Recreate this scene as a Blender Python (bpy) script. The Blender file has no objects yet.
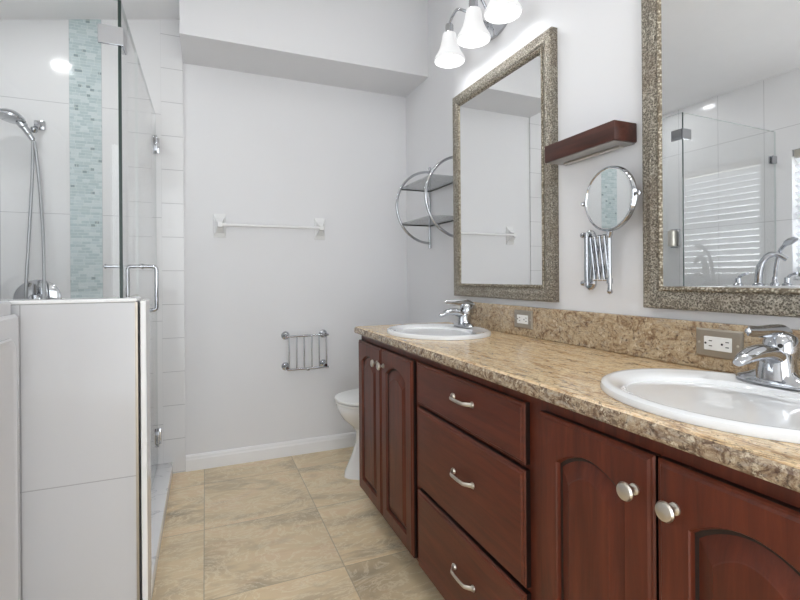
import bpy, bmesh, math, random
from mathutils import Vector, Matrix
random.seed(7)
R = math.radians
PI = math.pi
scene = bpy.context.scene
C = scene.collection

# ------------------------------------------------------------------ camera
cam_d = bpy.data.cameras.new('camera')
cam = bpy.data.objects.new('camera', cam_d)
C.objects.link(cam)
cam_d.sensor_width = 36.0
cam_d.lens = 468.0 / 800.0 * 36.0
cam_d.shift_y = -22.4 / 800.0
cam_d.clip_start = 0.02
cam.matrix_world = (Matrix.Translation((0, 0, 1.155)) @ Matrix.Rotation(R(-22.59), 4, 'Z')
                    @ Matrix.Rotation(R(90), 4, 'X') @ Matrix.Rotation(R(-0.4), 4, 'Z'))
scene.camera = cam

# ------------------------------------------------------------------ world, lights, exposure
world = bpy.data.worlds.new('daylight')
scene.world = world
world.use_nodes = True
bgn = world.node_tree.nodes['Background']
bgn.inputs[0].default_value = (0.93, 0.97, 1.0, 1)
bgn.inputs[1].default_value = 3.3

def area(name, loc, rot, sx, sy, power, col=(1, 1, 1)):
    l = bpy.data.lights.new(name, 'AREA')
    l.shape = 'RECTANGLE'; l.size = sx; l.size_y = sy
    l.energy = power; l.color = col
    o = bpy.data.objects.new(name, l); C.objects.link(o)
    o.location = loc; o.rotation_euler = rot
    return o


# bright outdoor daylight behind the blinds of the left window
area('outdoor_daylight', (-2.3, 1.1, 1.75), (0, R(-90), 0), 1.6, 2.4, 42, (0.96, 0.98, 1.0))

scene.view_settings.view_transform = 'Standard'
scene.view_settings.look = 'None'
scene.view_settings.exposure = 0.2
scene.view_settings.gamma = 1.0
scene.view_settings.use_curve_mapping = False

# ------------------------------------------------------------------ materials
def s2l(c):
    return tuple(((v / 255.0) / 12.92 if v / 255.0 <= 0.04045 else ((v / 255.0 + 0.055) / 1.055) ** 2.4) for v in c) + (1.0,)

class NT:
    """small node-tree helper"""
    def __init__(self, name):
        self.m = bpy.data.materials.new(name)
        self.m.use_nodes = True
        self.t = self.m.node_tree
        self.p = self.t.nodes['Principled BSDF']
        self.out = self.t.nodes['Material Output']
        self._co = None
    def n(self, typ, **kw):
        nd = self.t.nodes.new(typ)
        for k, v in kw.items():
            setattr(nd, k, v)
        return nd
    def l(self, a, b):
        self.t.links.new(a, b)
    def co(self):
        if self._co is None:
            self._co = self.n('ShaderNodeTexCoord').outputs['Object']
        return self._co
    def mapping(self, scale=(1, 1, 1), rot=(0, 0, 0), loc=(0, 0, 0)):
        mp = self.n('ShaderNodeMapping')
        mp.inputs['Scale'].default_value = scale
        mp.inputs['Rotation'].default_value = rot
        mp.inputs['Location'].default_value = loc
        self.l(self.co(), mp.inputs['Vector'])
        return mp.outputs['Vector']
    def noise(self, scale, detail=4, rough=0.55, dist=0.0, vec=None):
        nd = self.n('ShaderNodeTexNoise')
        nd.inputs['Scale'].default_value = scale
        nd.inputs['Detail'].default_value = detail
        nd.inputs['Roughness'].default_value = rough
        nd.inputs['Distortion'].default_value = dist
        self.l(vec if vec is not None else self.co(), nd.inputs['Vector'])
        return nd.outputs['Fac']
    def voronoi(self, scale, vec=None, feature='F1', out='Distance'):
        nd = self.n('ShaderNodeTexVoronoi')
        nd.feature = feature
        nd.inputs['Scale'].default_value = scale
        self.l(vec if vec is not None else self.co(), nd.inputs['Vector'])
        return nd.outputs[out]
    def ramp(self, fac, stops, interp='LINEAR'):
        nd = self.n('ShaderNodeValToRGB')
        cr = nd.color_ramp
        cr.interpolation = interp
        while len(cr.elements) < len(stops):
            cr.elements.new(0.5)
        for e, (pos, col) in zip(cr.elements, stops):
            e.position = pos
            e.color = col if len(col) == 4 else s2l(col)
        self.l(fac, nd.inputs['Fac'])
        return nd.outputs['Color']
    def math(self, op, a, b=None, clamp=False):
        nd = self.n('ShaderNodeMath', operation=op, use_clamp=clamp)
        for i, v in enumerate((a, b)):
            if v is None:
                continue
            if isinstance(v, (int, float)):
                nd.inputs[i].default_value = v
            else:
                self.l(v, nd.inputs[i])
        return nd.outputs[0]
    def mix(self, fac, a, b, blend='MIX'):
        nd = self.n('ShaderNodeMix', data_type='RGBA', blend_type=blend)
        for idx, v in ((0, fac), (6, a), (7, b)):
            if isinstance(v, (int, float)):
                nd.inputs[idx].default_value = v
            elif isinstance(v, tuple):
                nd.inputs[idx].default_value = v
            else:
                self.l(v, nd.inputs[idx])
        return nd.outputs[2]
    def xyz(self):
        nd = self.n('ShaderNodeSeparateXYZ')
        self.l(self.co(), nd.inputs[0])
        return nd.outputs
    def line(self, c, c0, step, w):
        """1 on a lattice line of width w"""
        a = self.math('DIVIDE', self.math('SUBTRACT', c, c0), step)
        f = self.math('FRACT', self.math('ADD', a, 100.5))
        d = self.math('MULTIPLY', self.math('ABSOLUTE', self.math('SUBTRACT', f, 0.5)), step)
        return self.math('LESS_THAN', d, w / 2)
    def bump(self, h, strength=0.2, dist=0.01):
        nd = self.n('ShaderNodeBump')
        nd.inputs['Strength'].default_value = strength
        nd.inputs['Distance'].default_value = dist
        self.l(h, nd.inputs['Height'])
        self.l(nd.outputs[0], self.p.inputs['Normal'])
    def set(self, **kw):
        names = {'base': 'Base Color', 'rough': 'Roughness', 'metal': 'Metallic', 'coat': 'Coat Weight',
                 'coatr': 'Coat Roughness', 'spec': 'Specular IOR Level', 'emit': 'Emission Color', 'emits': 'Emission Strength'}
        for k, v in kw.items():
            i = self.p.inputs[names[k]]
            if isinstance(v, (int, float, tuple)):
                i.default_value = v
            else:
                self.l(v, i)
        return self

def simple(name, col, rough=0.5, metal=0.0, coat=0.0, var=0.03, nscale=6.0):
    m = NT(name)
    c = s2l(col)
    lo = tuple(x * (1 - var) for x in c[:3]) + (1,)
    hi = tuple(min(1, x * (1 + var)) for x in c[:3]) + (1,)
    m.set(base=m.ramp(m.noise(nscale, 2), [(0.3, lo), (0.7, hi)]), rough=rough, metal=metal, coat=coat)
    return m.m

def make_materials():
    M = {}
    # painted wall
    m = NT('wall_paint')
    m.set(base=m.ramp(m.noise(1.5, 2), [(0.3, s2l((228, 228, 230))), (0.7, s2l((231, 231, 233)))]), rough=0.55)
    m.bump(m.noise(160, 2), 0.05, 0.002)
    M['paint'] = m.m
    M['ceiling'] = simple('ceiling_paint', (240, 240, 241), 0.7, var=0.01)
    M['trim'] = simple('white_trim_paint', (240, 240, 241), 0.3, var=0.01)
    M['porcelain'] = simple('white_porcelain', (240, 241, 242), 0.08, coat=0.5, var=0.005)
    M['acrylic'] = simple('white_acrylic', (220, 220, 222), 0.12, coat=0.3, var=0.005)
    M['ceramic'] = simple('white_glazed_ceramic', (238, 238, 238), 0.12, var=0.01)
    M['plastic'] = simple('white_plastic', (240, 240, 238), 0.3, var=0.01)
    M['shelf_under'] = simple('grey_underside_panel', (150, 147, 145), 0.35)
    M['dark'] = simple('dark_slot', (22, 21, 20), 0.6)
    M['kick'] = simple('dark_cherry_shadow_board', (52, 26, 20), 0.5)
    M['chrome'] = simple('chrome', (188, 190, 194), 0.06, metal=1.0, var=0.01)
    M['nickel'] = simple('brushed_nickel', (206, 200, 190), 0.28, metal=1.0, var=0.04, nscale=60)
    M['plate'] = simple('nickel_cover_plate', (172, 164, 152), 0.35, metal=0.85, var=0.03, nscale=40)
    M['hose'] = simple('steel_hose', (170, 171, 174), 0.3, metal=0.9, var=0.06, nscale=120)
    m = NT('mirror_silver')
    m.set(base=(0.90, 0.905, 0.905, 1), rough=0.0, metal=1.0)
    M['mirror'] = m.m
    # big white glossy tile, 12 x 24 in, grout lattice by coordinates
    def tile(name, ax, a0, step, z0=0.298, zs=0.61, w=0.0032, col=(230, 230, 231), grout=(186, 186, 188)):
        m = NT(name)
        o = m.xyz()
        k = m.line(o[2], z0, zs, w)
        if ax is not None:
            k = m.math('MAXIMUM', k, m.line(o[ax], a0, step, w))
        c = m.ramp(m.noise(2.0, 2), [(0.3, s2l(col)), (0.7, s2l(tuple(min(255, v + 3) for v in col)))])
        m.set(base=m.mix(k, c, s2l(grout)), rough=m.math('ADD', m.math('MULTIPLY', k, 0.4), 0.13))
        inv = m.math('SUBTRACT', 1.0, k)
        m.bump(inv, 0.3, 0.002)
        return m.m
    M['tile_back'] = tile('shower_wall_tile_back', 0, -0.687, 0.31)
    M['tile_back_right'] = tile('shower_wall_tile_right', 0, -0.535, 0.301)
    M['tile_left'] = tile('shower_wall_tile_left', 1, 1.92, 0.305)
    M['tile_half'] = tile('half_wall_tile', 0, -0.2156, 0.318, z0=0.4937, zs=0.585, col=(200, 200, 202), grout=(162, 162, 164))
    M['tile_small'] = tile('small_edge_tile', None, 0, 1, z0=0.005, zs=0.2, w=0.0035, grout=(188, 188, 190))
    # aqua glass mosaic strip
    m = NT('aqua_glass_mosaic')
    o = m.xyz()
    row_h = 0.0165
    row = m.math('FLOOR', m.math('DIVIDE', o[2], row_h))
    wn = m.n('ShaderNodeTexWhiteNoise', noise_dimensions='1D'); m.l(row, wn.inputs['W'])
    step = m.math('ADD', m.math('MULTIPLY', wn.outputs['Value'], 0.03), 0.03)
    colx = m.math('DIVIDE', m.math('ADD', o[0], m.math('MULTIPLY', wn.outputs['Value'], 7.0)), step)
    colf = m.math('FLOOR', colx)
    cmb = m.n('ShaderNodeCombineXYZ'); m.l(colf, cmb.inputs[0]); m.l(row, cmb.inputs[1])
    wn2 = m.n('ShaderNodeTexWhiteNoise', noise_dimensions='2D'); m.l(cmb.outputs[0], wn2.inputs['Vector'])
    tc = m.ramp(wn2.outputs['Value'], [(0.0, s2l((186, 203, 206))), (0.3, s2l((199, 213, 216))), (0.55, s2l((210, 221, 223))), (0.8, s2l((193, 208, 210)))], 'CONSTANT')
    dx_ = m.math('DIVIDE', o[0], 0.019)
    cm2 = m.n('ShaderNodeCombineXYZ'); m.l(m.math('FLOOR', dx_), cm2.inputs[0]); m.l(row, cm2.inputs[1])
    wn3 = m.n('ShaderNodeTexWhiteNoise', noise_dimensions='2D'); m.l(cm2.outputs[0], wn3.inputs['Vector'])
    tc = m.mix(m.math('GREATER_THAN', wn3.outputs['Value'], 0.972), tc, s2l((148, 164, 167)))
    kz = m.line(o[2], 0.0, row_h, 0.0022)
    fx = m.math('MULTIPLY', m.math('ABSOLUTE', m.math('SUBTRACT', m.math('FRACT', m.math('ADD', colx, 0.5)), 0.5)), step)
    k = m.math('MAXIMUM', kz, m.math('LESS_THAN', fx, 0.0011))
    m.set(base=m.mix(k, tc, s2l((210, 220, 220))), rough=m.math('ADD', m.math('MULTIPLY', k, 0.5), 0.06), coat=0.4)
    tilt = m.math('ADD', m.math('MULTIPLY', wn2.outputs['Value'], 0.4), m.math('MULTIPLY', m.math('SUBTRACT', 1.0, k), 0.6))
    m.bump(m.math('ADD', tilt, m.math('MULTIPLY', m.noise(55, 2), 0.6)), 0.5, 0.004)
    M['mosaic'] = m.m
    # floor: 20 in travertine look porcelain
    m = NT('beige_stone_floor_tile')
    o = m.xyz()
    S = 0.52
    ix = m.math('FLOOR', m.math('DIVIDE', m.math('ADD', o[0], 0.012 + S * 8), S))
    iy = m.math('FLOOR', m.math('DIVIDE', m.math('SUBTRACT', o[1], 1.819 - S * 8), S))
    cmb = m.n('ShaderNodeCombineXYZ'); m.l(ix, cmb.inputs[0]); m.l(iy, cmb.inputs[1])
    wn = m.n('ShaderNodeTexWhiteNoise', noise_dimensions='2D'); m.l(cmb.outputs[0], wn.inputs['Vector'])
    add = m.n('ShaderNodeVectorMath', operation='MULTIPLY_ADD')
    m.l(wn.outputs['Color'], add.inputs[0]); add.inputs[1].default_value = (7, 7, 7); m.l(m.co(), add.inputs[2])
    mp = m.n('ShaderNodeMapping'); m.l(add.outputs[0], mp.inputs['Vector'])
    mp.inputs['Rotation'].default_value = (0, 0, R(24)); mp.inputs['Scale'].default_value = (1.0, 2.1, 1.0)
    v = mp.outputs[0]
    big = m.noise(1.7, 5, 0.55, 1.3, v)
    base = m.ramp(big, [(0.28, s2l((172, 156, 130))), (0.40, s2l((205, 184, 150))), (0.52, s2l((228, 206, 168))), (0.66, s2l((232, 206, 170))), (0.8, s2l((206, 186, 156)))])
    vein = m.noise(3.6, 9, 0.68, 2.6, v)
    vm = m.ramp(vein, [(0.46, (0, 0, 0, 1)), (0.5, (1, 1, 1, 1)), (0.535, (0, 0, 0, 1))])
    base = m.mix(m.math('MULTIPLY', vm, 0.6), base, s2l((246, 234, 208)))
    dk = m.noise(2.3, 6, 0.6, 1.6, v)
    dm = m.ramp(dk, [(0.58, (0, 0, 0, 1)), (0.74, (1, 1, 1, 1))])
    base = m.mix(m.math('MULTIPLY', dm, 0.5), base, s2l((172, 156, 130)))
    rust = m.ramp(m.noise(4.5, 5, 0.6, 1.0, v), [(0.6, (0, 0, 0, 1)), (0.75, (1, 1, 1, 1))])
    base = m.mix(m.math('MULTIPLY', rust, 0.4), base, s2l((206, 160, 120)))
    tv = m.n('ShaderNodeHueSaturation'); m.l(base, tv.inputs['Color'])
    m.l(m.math('ADD', m.math('MULTIPLY', wn.outputs['Value'], 0.12), 0.97), tv.inputs['Value'])
    k = m.math('MAXIMUM', m.line(o[0], -0.012, S, 0.004), m.line(o[1], 1.819, S, 0.004))
    m.set(base=m.mix(m.math('MULTIPLY', k, 0.55), tv.outputs[0], s2l((158, 144, 122))), rough=0.38)
    m.bump(m.math('ADD', m.math('MULTIPLY', m.math('SUBTRACT', 1.0, k), 0.7), m.math('MULTIPLY', m.noise(14, 5), 0.25)), 0.18, 0.003)
    M['floor'] = m.m
    # granite
    def granite(name, sc, pal, fleck, grey):
        m = NT(name)
        v = m.mapping((9.0, 2.0, 9.0) if sc == 'top' else (9.0, 6.5, 9.0), (0.0, 0.0, R(6)))
        n1 = m.noise(2.6, 10, 0.72, 1.8, v)
        base = m.ramp(n1, list(zip((0.30, 0.40, 0.47, 0.55, 0.63, 0.74), [s2l(c) for c in pal])))
        n3 = m.noise(3.4, 8, 0.72, 2.4, m.mapping((8, 4, 8), (0.2, 0.1, 0.5)))
        gm = m.ramp(n3, [(0.52, (0, 0, 0, 1)), (0.62, (1, 1, 1, 1))])
        base = m.mix(m.math('MULTIPLY', gm, grey), base, s2l((176, 168, 156)))
        n2 = m.noise(5.5, 10, 0.78, 1.2, v)
        fm = m.ramp(n2, [(fleck, (0, 0, 0, 1)), (fleck + 0.07, (1, 1, 1, 1))])
        base = m.mix(m.math('MULTIPLY', fm, 0.8), base, s2l((88, 66, 52)))
        vn = m.ramp(m.noise(3.2, 7, 0.65, 2.6, m.mapping((7, 6, 7), (0.6, 0.2, 1.1))), [(0.47, (0, 0, 0, 1)), (0.5, (1, 1, 1, 1)), (0.53, (0, 0, 0, 1))])
        base = m.mix(m.math('MULTIPLY', vn, 0.45), base, s2l((112, 78, 56)))
        spk = m.ramp(m.noise(85, 4, 0.75), [(0.57, (0, 0, 0, 1)), (0.63, (1, 1, 1, 1))])
        base = m.mix(m.math('MULTIPLY', spk, 0.7), base, s2l((70, 56, 48)))
        spw = m.ramp(m.noise(60, 4, 0.75, 0, m.mapping((1, 1, 1), (0.4, 0.3, 0.9))), [(0.58, (0, 0, 0, 1)), (0.65, (1, 1, 1, 1))])
        base = m.mix(m.math('MULTIPLY', spw, 0.7), base, s2l((226, 212, 184)))
        m.set(base=base, rough=0.2, coat=0.1, spec=0.4)
        return m.m
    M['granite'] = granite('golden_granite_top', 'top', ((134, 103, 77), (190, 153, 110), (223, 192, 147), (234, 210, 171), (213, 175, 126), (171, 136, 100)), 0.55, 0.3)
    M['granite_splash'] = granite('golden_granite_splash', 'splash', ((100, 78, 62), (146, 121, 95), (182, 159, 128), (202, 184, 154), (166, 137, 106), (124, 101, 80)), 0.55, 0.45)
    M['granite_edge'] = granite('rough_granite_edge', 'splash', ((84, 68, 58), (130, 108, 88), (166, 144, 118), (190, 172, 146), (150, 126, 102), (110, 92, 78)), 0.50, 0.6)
    # cherry wood, grain along Z or along Y
    def wood(name, along, c0, c1, c2):
        m = NT(name)
        sc = {'z': (14, 14, 1.2), 'y': (14, 1.2, 14)}[along]
        v = m.mapping(sc)
        g = m.noise(3.0, 7, 0.6, 0.6, v)
        c = m.ramp(g, [(0.32, s2l(c0)), (0.52, s2l(c1)), (0.72, s2l(c2))])
        fl = m.noise(5.5, 3, 0.5, 0.3)
        c = m.mix(m.math('MULTIPLY', m.ramp(fl, [(0.4, (0, 0, 0, 1)), (0.7, (1, 1, 1, 1))]), 0.25), c, s2l(c2))
        m.set(base=c, rough=0.42, coat=0.08, coatr=0.2, spec=0.35)
        m.bump(g, 0.04, 0.001)
        return m.m
    M['cherry_v'] = wood('cherry_wood_upright', 'z', (70, 29, 15), (88, 37, 20), (105, 47, 27))
    M['cherry_h'] = wood('cherry_wood_level', 'y', (70, 29, 15), (88, 37, 20), (105, 47, 27))
    M['edge_shade'] = simple('painted_shade_cherry_edge', (28, 11, 7), 0.5)  # shade painted onto door and drawer sides, also darkens the panel grooves
    M['walnut'] = wood('dark_walnut', 'y', (52, 28, 22), (70, 38, 30), (86, 48, 38))
    # embossed mirror frame
    m = NT('embossed_pewter_gold')
    vo = m.voronoi(240, feature='SMOOTH_F1')
    nz = m.noise(150, 3, 0.6, 4.0)
    h = m.math('ADD', m.math('MULTIPLY', vo, 0.5), m.math('MULTIPLY', nz, 0.8))
    c = m.ramp(h, [(0.40, s2l((64, 58, 52))), (0.57, s2l((124, 117, 105))), (0.76, s2l((205, 198, 184)))])
    pt = m.ramp(m.noise(9, 3), [(0.45, (0, 0, 0, 1)), (0.7, (1, 1, 1, 1))])
    c = m.mix(m.math('MULTIPLY', pt, 0.3), c, s2l((122, 100, 80)))
    m.set(base=c, rough=0.36, metal=0.6)
    m.bump(h, 0.9, 0.006)
    M['frame'] = m.m
    m = NT('gilt_bead'); h = m.voronoi(150)
    m.set(base=m.ramp(h, [(0.1, s2l((208, 200, 182))), (0.6, s2l((112, 102, 86)))]), rough=0.35, metal=0.6)
    m.bump(h, 0.7, 0.003)
    M['bead'] = m.m
    # marble curb
    m = NT('white_marble')
    vn = m.ramp(m.noise(2.2, 4, 0.5, 1.5), [(0.492, s2l((242, 242, 243))), (0.5, s2l((214, 215, 218))), (0.508, s2l((242, 242, 243)))])
    m.set(base=vn, rough=0.15)
    M['marble'] = m.m
    # clear glass sheet: see-through with fresnel reflection on each face
    m = NT('clear_glass')
    m.t.nodes.remove(m.p)
    tr = m.n('ShaderNodeBsdfTransparent'); tr.inputs[0].default_value = (0.99, 0.995, 0.993, 1)
    gl = m.n('ShaderNodeBsdfGlossy'); gl.inputs['Roughness'].default_value = 0.0
    fr = m.n('ShaderNodeFresnel'); fr.inputs['IOR'].default_value = 1.5
    mx = m.n('ShaderNodeMixShader')
    geo = m.n('ShaderNodeNewGeometry')
    fac = m.math('MULTIPLY', fr.outputs[0], m.math('SUBTRACT', 1.0, geo.outputs['Backfacing']))
    m.l(m.math('MULTIPLY', fac, 1.3), mx.inputs[0]); m.l(tr.outputs[0], mx.inputs[1]); m.l(gl.outputs[0], mx.inputs[2])
    m.l(mx.outputs[0], m.out.inputs[0])
    M['glass'] = m.m
    M['glass_edge'] = simple('green_glass_edge', (20, 42, 38), 0.3)
    m = NT('pale_glass_edge')
    m.set(base=s2l((206, 214, 213)), rough=0.2)
    M['glass_edge_pale'] = m.m
    # grey tinted glass shelf
    m = NT('smoky_glass_shelf')
    m.t.nodes.remove(m.p)
    tr = m.n('ShaderNodeBsdfTransparent'); tr.inputs[0].default_value = (0.93, 0.935, 0.94, 1)
    gl = m.n('ShaderNodeBsdfGlossy'); gl.inputs['Roughness'].default_value = 0.02
    mx = m.n('ShaderNodeMixShader'); mx.inputs[0].default_value = 0.14
    m.l(tr.outputs[0], mx.inputs[1]); m.l(gl.outputs[0], mx.inputs[2]); df = m.n('ShaderNodeBsdfDiffuse'); df.inputs[0].default_value = (0.5, 0.52, 0.53, 1)
    mx2 = m.n('ShaderNodeMixShader'); mx2.inputs[0].default_value = 0.28
    m.l(mx.outputs[0], mx2.inputs[1]); m.l(df.outputs[0], mx2.inputs[2]); m.l(mx2.outputs[0], m.out.inputs[0])
    M['shelf_glass'] = m.m
    # frosted lamp shade
    m = NT('frosted_lit_glass')
    m.set(base=(0.42, 0.42, 0.42, 1), rough=0.35, emit=(1.0, 1.0, 1.0, 1), emits=LAMP_EMIT)
    M['shade'] = m.m
    m = NT('lit_bulb')
    m.set(base=(1, 1, 1, 1), rough=0.4, emit=(0.98, 0.99, 1.0, 1), emits=BULB_EMIT)
    M['bulb'] = m.m
    m = NT('lit_diffuser')
    m.set(base=(1, 1, 1, 1), rough=0.4, emit=(0.97, 0.985, 1.0, 1), emits=CAN_EMIT)
    M['diffuser'] = m.m
    m = NT('white_blind_slat')
    m.set(base=s2l((240, 241, 243)), rough=0.45)
    ad = m.n('ShaderNodeAddShader')
    tl = m.n('ShaderNodeBsdfTranslucent'); tl.inputs[0].default_value = (0.15, 0.155, 0.16, 1)
    m.l(m.p.outputs[0], ad.inputs[0]); m.l(tl.outputs[0], ad.inputs[1]); m.l(ad.outputs[0], m.out.inputs[0])
    M['blind'] = m.m
    return M

LAMP_EMIT, BULB_EMIT, CAN_EMIT = 0.46, 32.0, 110.0
M = make_materials()

# ------------------------------------------------------------------ mesh helpers (all in world coordinates)
LOC = {}
def link(name, me, parent=None):
    o = bpy.data.objects.new(name, me)
    C.objects.link(o)
    if parent is not None:
        o.parent = parent
    LOC[o] = LOC.get(parent, Vector((0, 0, 0))) if parent is not None else Vector((0, 0, 0))
    return o

def obj(name, bm, mat, parent=None, smooth=False, base=None):
    """bm in world coordinates -> one mesh object; its origin goes to its parent's base (or base)"""
    bmesh.ops.recalc_face_normals(bm, faces=bm.faces[:])
    org = LOC[parent] if parent is not None else Vector(base or (0, 0, 0))
    if org.length > 0:
        bmesh.ops.translate(bm, verts=bm.verts[:], vec=-org)
    me = bpy.data.meshes.new(name)
    bm.to_mesh(me); bm.free()
    for mm in (mat if isinstance(mat, (list, tuple)) else [mat]):
        me.materials.append(mm)
    if smooth:
        for p in me.polygons:
            p.use_smooth = True
        me.set_sharp_from_angle(angle=R(38))
    o = link(name, me, parent)
    if parent is None:
        o.location = org
    LOC[o] = org.copy()
    return o

def tag(o, label, cat, group=None, kind=None):
    o['label'] = label; o['category'] = cat
    if group: o['group'] = group
    if kind: o['kind'] = kind
    return o

def thing(name, loc, label, cat, group=None):
    o = bpy.data.objects.new(name, None)
    o.empty_display_size = 0.05
    C.objects.link(o)
    o.location = loc
    LOC[o] = Vector(loc)
    return tag(o, label, cat, group)

def struct(name, bm, mat, label, cat, smooth=False):
    return tag(obj(name, bm, mat, None, smooth), label, cat, kind='structure')

def box(bm, x0, x1, y0, y1, z0, z1, bev=0.0, seg=2):
    r = bmesh.ops.create_cube(bm, size=1.0)
    vs = r['verts']
    for v in vs:
        v.co = Vector(((x0 + x1) / 2 + v.co.x * (x1 - x0), (y0 + y1) / 2 + v.co.y * (y1 - y0), (z0 + z1) / 2 + v.co.z * (z1 - z0)))
    if bev > 0:
        es = set()
        for v in vs:
            es.update(v.link_edges)
        bmesh.ops.bevel(bm, geom=list(es), offset=bev, segments=seg, profile=0.5, affect='EDGES')
    return bm

def nbox(*a, **k):
    return box(bmesh.new(), *a, **k)

def skin(bm, loops, cap0=True, cap1=True, closed=True):
    """bridge rings of equal length"""
    rings = [[bm.verts.new(p) for p in lp] for lp in loops]
    n = len(rings[0])
    for a, b in zip(rings, rings[1:]):
        for i in range(n if closed else n - 1):
            j = (i + 1) % n
            try:
                bm.faces.new((a[i], a[j], b[j], b[i]))
            except ValueError:
                pass
    if cap0: bm.faces.new(rings[0][::-1])
    if cap1: bm.faces.new(rings[-1])
    return rings

def tube(bm, pts, rad, n=12, caps=True, closed=False, flat=None):
    """tube along pts; rad a number or list; flat=(ru, rv) scales the section"""
    pts = [Vector(p) for p in pts]
    m = len(pts)
    rads = rad if isinstance(rad, (list, tuple)) else [rad] * m
    T = []
    for i in range(m):
        if closed:
            d = pts[(i + 1) % m] - pts[(i - 1) % m]
        else:
            d = pts[min(i + 1, m - 1)] - pts[max(i - 1, 0)]
        T.append(d.normalized())
    up = Vector((0, 0, 1)) if abs(T[0].z) < 0.9 else Vector((0, 1, 0))
    u = (up - T[0] * up.dot(T[0])).normalized()
    loops = []
    for i in range(m):
        u = (u - T[i] * u.dot(T[i]))
        u.normalize()
        w = T[i].cross(u)
        fu, fw = flat if flat else (1, 1)
        loops.append([pts[i] + u * (math.cos(a) * rads[i] * fu) + w * (math.sin(a) * rads[i] * fw)
                      for a in (2 * PI * k / n for k in range(n))])
    if closed:
        loops.append(loops[0])
        rings = [[bm.verts.new(p) for p in lp] for lp in loops[:-1]]
        rings.append(rings[0])
        for a, b in zip(rings, rings[1:]):
            for i in range(n):
                j = (i + 1) % n
                bm.faces.new((a[i], a[j], b[j], b[i]))
    else:
        skin(bm, loops, caps, caps)
    return bm

def smooth_path(pts, k=6):
    """Catmull-Rom through pts"""
    P = [Vector(p) for p in pts]
    out = []
    for i in range(len(P) - 1):
        p0, p1, p2, p3 = P[max(i - 1, 0)], P[i], P[i + 1], P[min(i + 2, len(P) - 1)]
        for s in range(k):
            t = s / k
            out.append(0.5 * ((2 * p1) + (p2 - p0) * t + (2 * p0 - 5 * p1 + 4 * p2 - p3) * t * t + (3 * p1 - p0 - 3 * p2 + p3) * t ** 3))
    out.append(P[-1])
    return out

def lathe(bm, prof, origin, axis=(0, 0, 1), n=28, caps=(True, True)):
    """prof: list of (radius, height along axis)"""
    ax = Vector(axis).normalized()
    up = Vector((0, 0, 1)) if abs(ax.z) < 0.9 else Vector((1, 0, 0))
    u = (up - ax * up.dot(ax)).normalized()
    w = ax.cross(u)
    o = Vector(origin)
    loops = [[o + ax * h + (u * math.cos(a) + w * math.sin(a)) * max(r, 1e-4) for a in (2 * PI * k / n for k in range(n))] for r, h in prof]
    skin(bm, loops, *caps)
    return bm

def prism(bm, poly, axis, a0, a1):
    """poly of 2-D points in the two other axes, extruded along axis from a0 to a1"""
    def P(p, a):
        return {'x': (a, p[0], p[1]), 'y': (p[0], a, p[1]), 'z': (p[0], p[1], a)}[axis]
    skin(bm, [[P(p, a0) for p in poly], [P(p, a1) for p in poly]])
    return bm

# ------------------------------------------------------------------ the room
WX = 1.205          # vanity wall
LX = -1.21          # outer wall with window
BY = 3.10           # far wall
NY = -1.6
AX = 1.345          # toilet alcove wall, set back from the vanity wall
VY = 2.14           # end of the vanity wall
def cz(x): return 2.53 + 0.205 * (x + 1.0)

struct('floor', nbox(LX - 0.14, AX + 0.1, NY - 0.1, BY + 0.1, -0.1, 0.0), M['floor'], 'beige stone look square floor tiles with thin grout lines', 'floor')
struct('wall_back', prism(bmesh.new(), [(LX - 0.14, 0), (AX + 0.1, 0), (AX + 0.1, cz(AX + 0.1)), (LX - 0.14, cz(LX - 0.14))], 'y', BY, BY + 0.1), M['paint'],
       'pale grey painted far wall behind towel bar and toilet', 'wall')
struct('wall_right', nbox(WX, AX, NY, VY, 0, cz(WX)), M['paint'], 'pale grey painted wall behind the two mirrors', 'wall')
struct('wall_alcove', nbox(AX, AX + 0.1, NY, BY, 0, cz(AX)), M['paint'], 'pale grey painted wall of the toilet alcove behind the hoop rack', 'wall')
# left wall with its window opening
wl = bmesh.new()
WY0, WY1, WZ0, WZ1 = 0.45, 1.76, 1.12, 1.97
box(wl, LX - 0.14, LX, NY, WY0, 0, cz(LX)); box(wl, LX - 0.14, LX, WY1, BY, 0, cz(LX))
box(wl, LX - 0.14, LX, WY0, WY1, 0, WZ0); box(wl, LX - 0.14, LX, WY0, WY1, WZ1, cz(LX))
struct('wall_left', wl, M['tile_left'], 'white tiled outer wall with the window, seen only in the mirror', 'wall')
# near wall; its wide opening is added to let daylight in behind the camera
wn_ = bmesh.new()
box(wn_, LX, -0.85, NY - 0.1, NY, 0, 3.0); box(wn_, 1.05, AX, NY - 0.1, NY, 0, 3.0); box(wn_, -0.85, 1.05, NY - 0.1, NY, 2.5, 3.0)
struct('wall_near', wn_, M['paint'], 'pale grey painted wall behind the viewer with a wide opening added for daylight', 'wall')
struct('ceiling', prism(bmesh.new(), [(LX - 0.14, cz(LX - 0.14)), (AX + 0.1, cz(AX + 0.1)), (AX + 0.1, cz(AX + 0.1) + 0.1), (LX - 0.14, cz(LX - 0.14) + 0.1)], 'y', NY - 0.1, BY + 0.1),
       M['ceiling'], 'white sloping ceiling above the shower', 'ceiling')
SX = -0.117
struct('ceiling_soffit', prism(bmesh.new(), [(SX, 2.456), (AX, 2.456), (AX, cz(AX)), (SX, cz(SX))], 'y', 2.73, BY), M['paint'],
       'grey painted dropped soffit above the toilet alcove', 'soffit')
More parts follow.
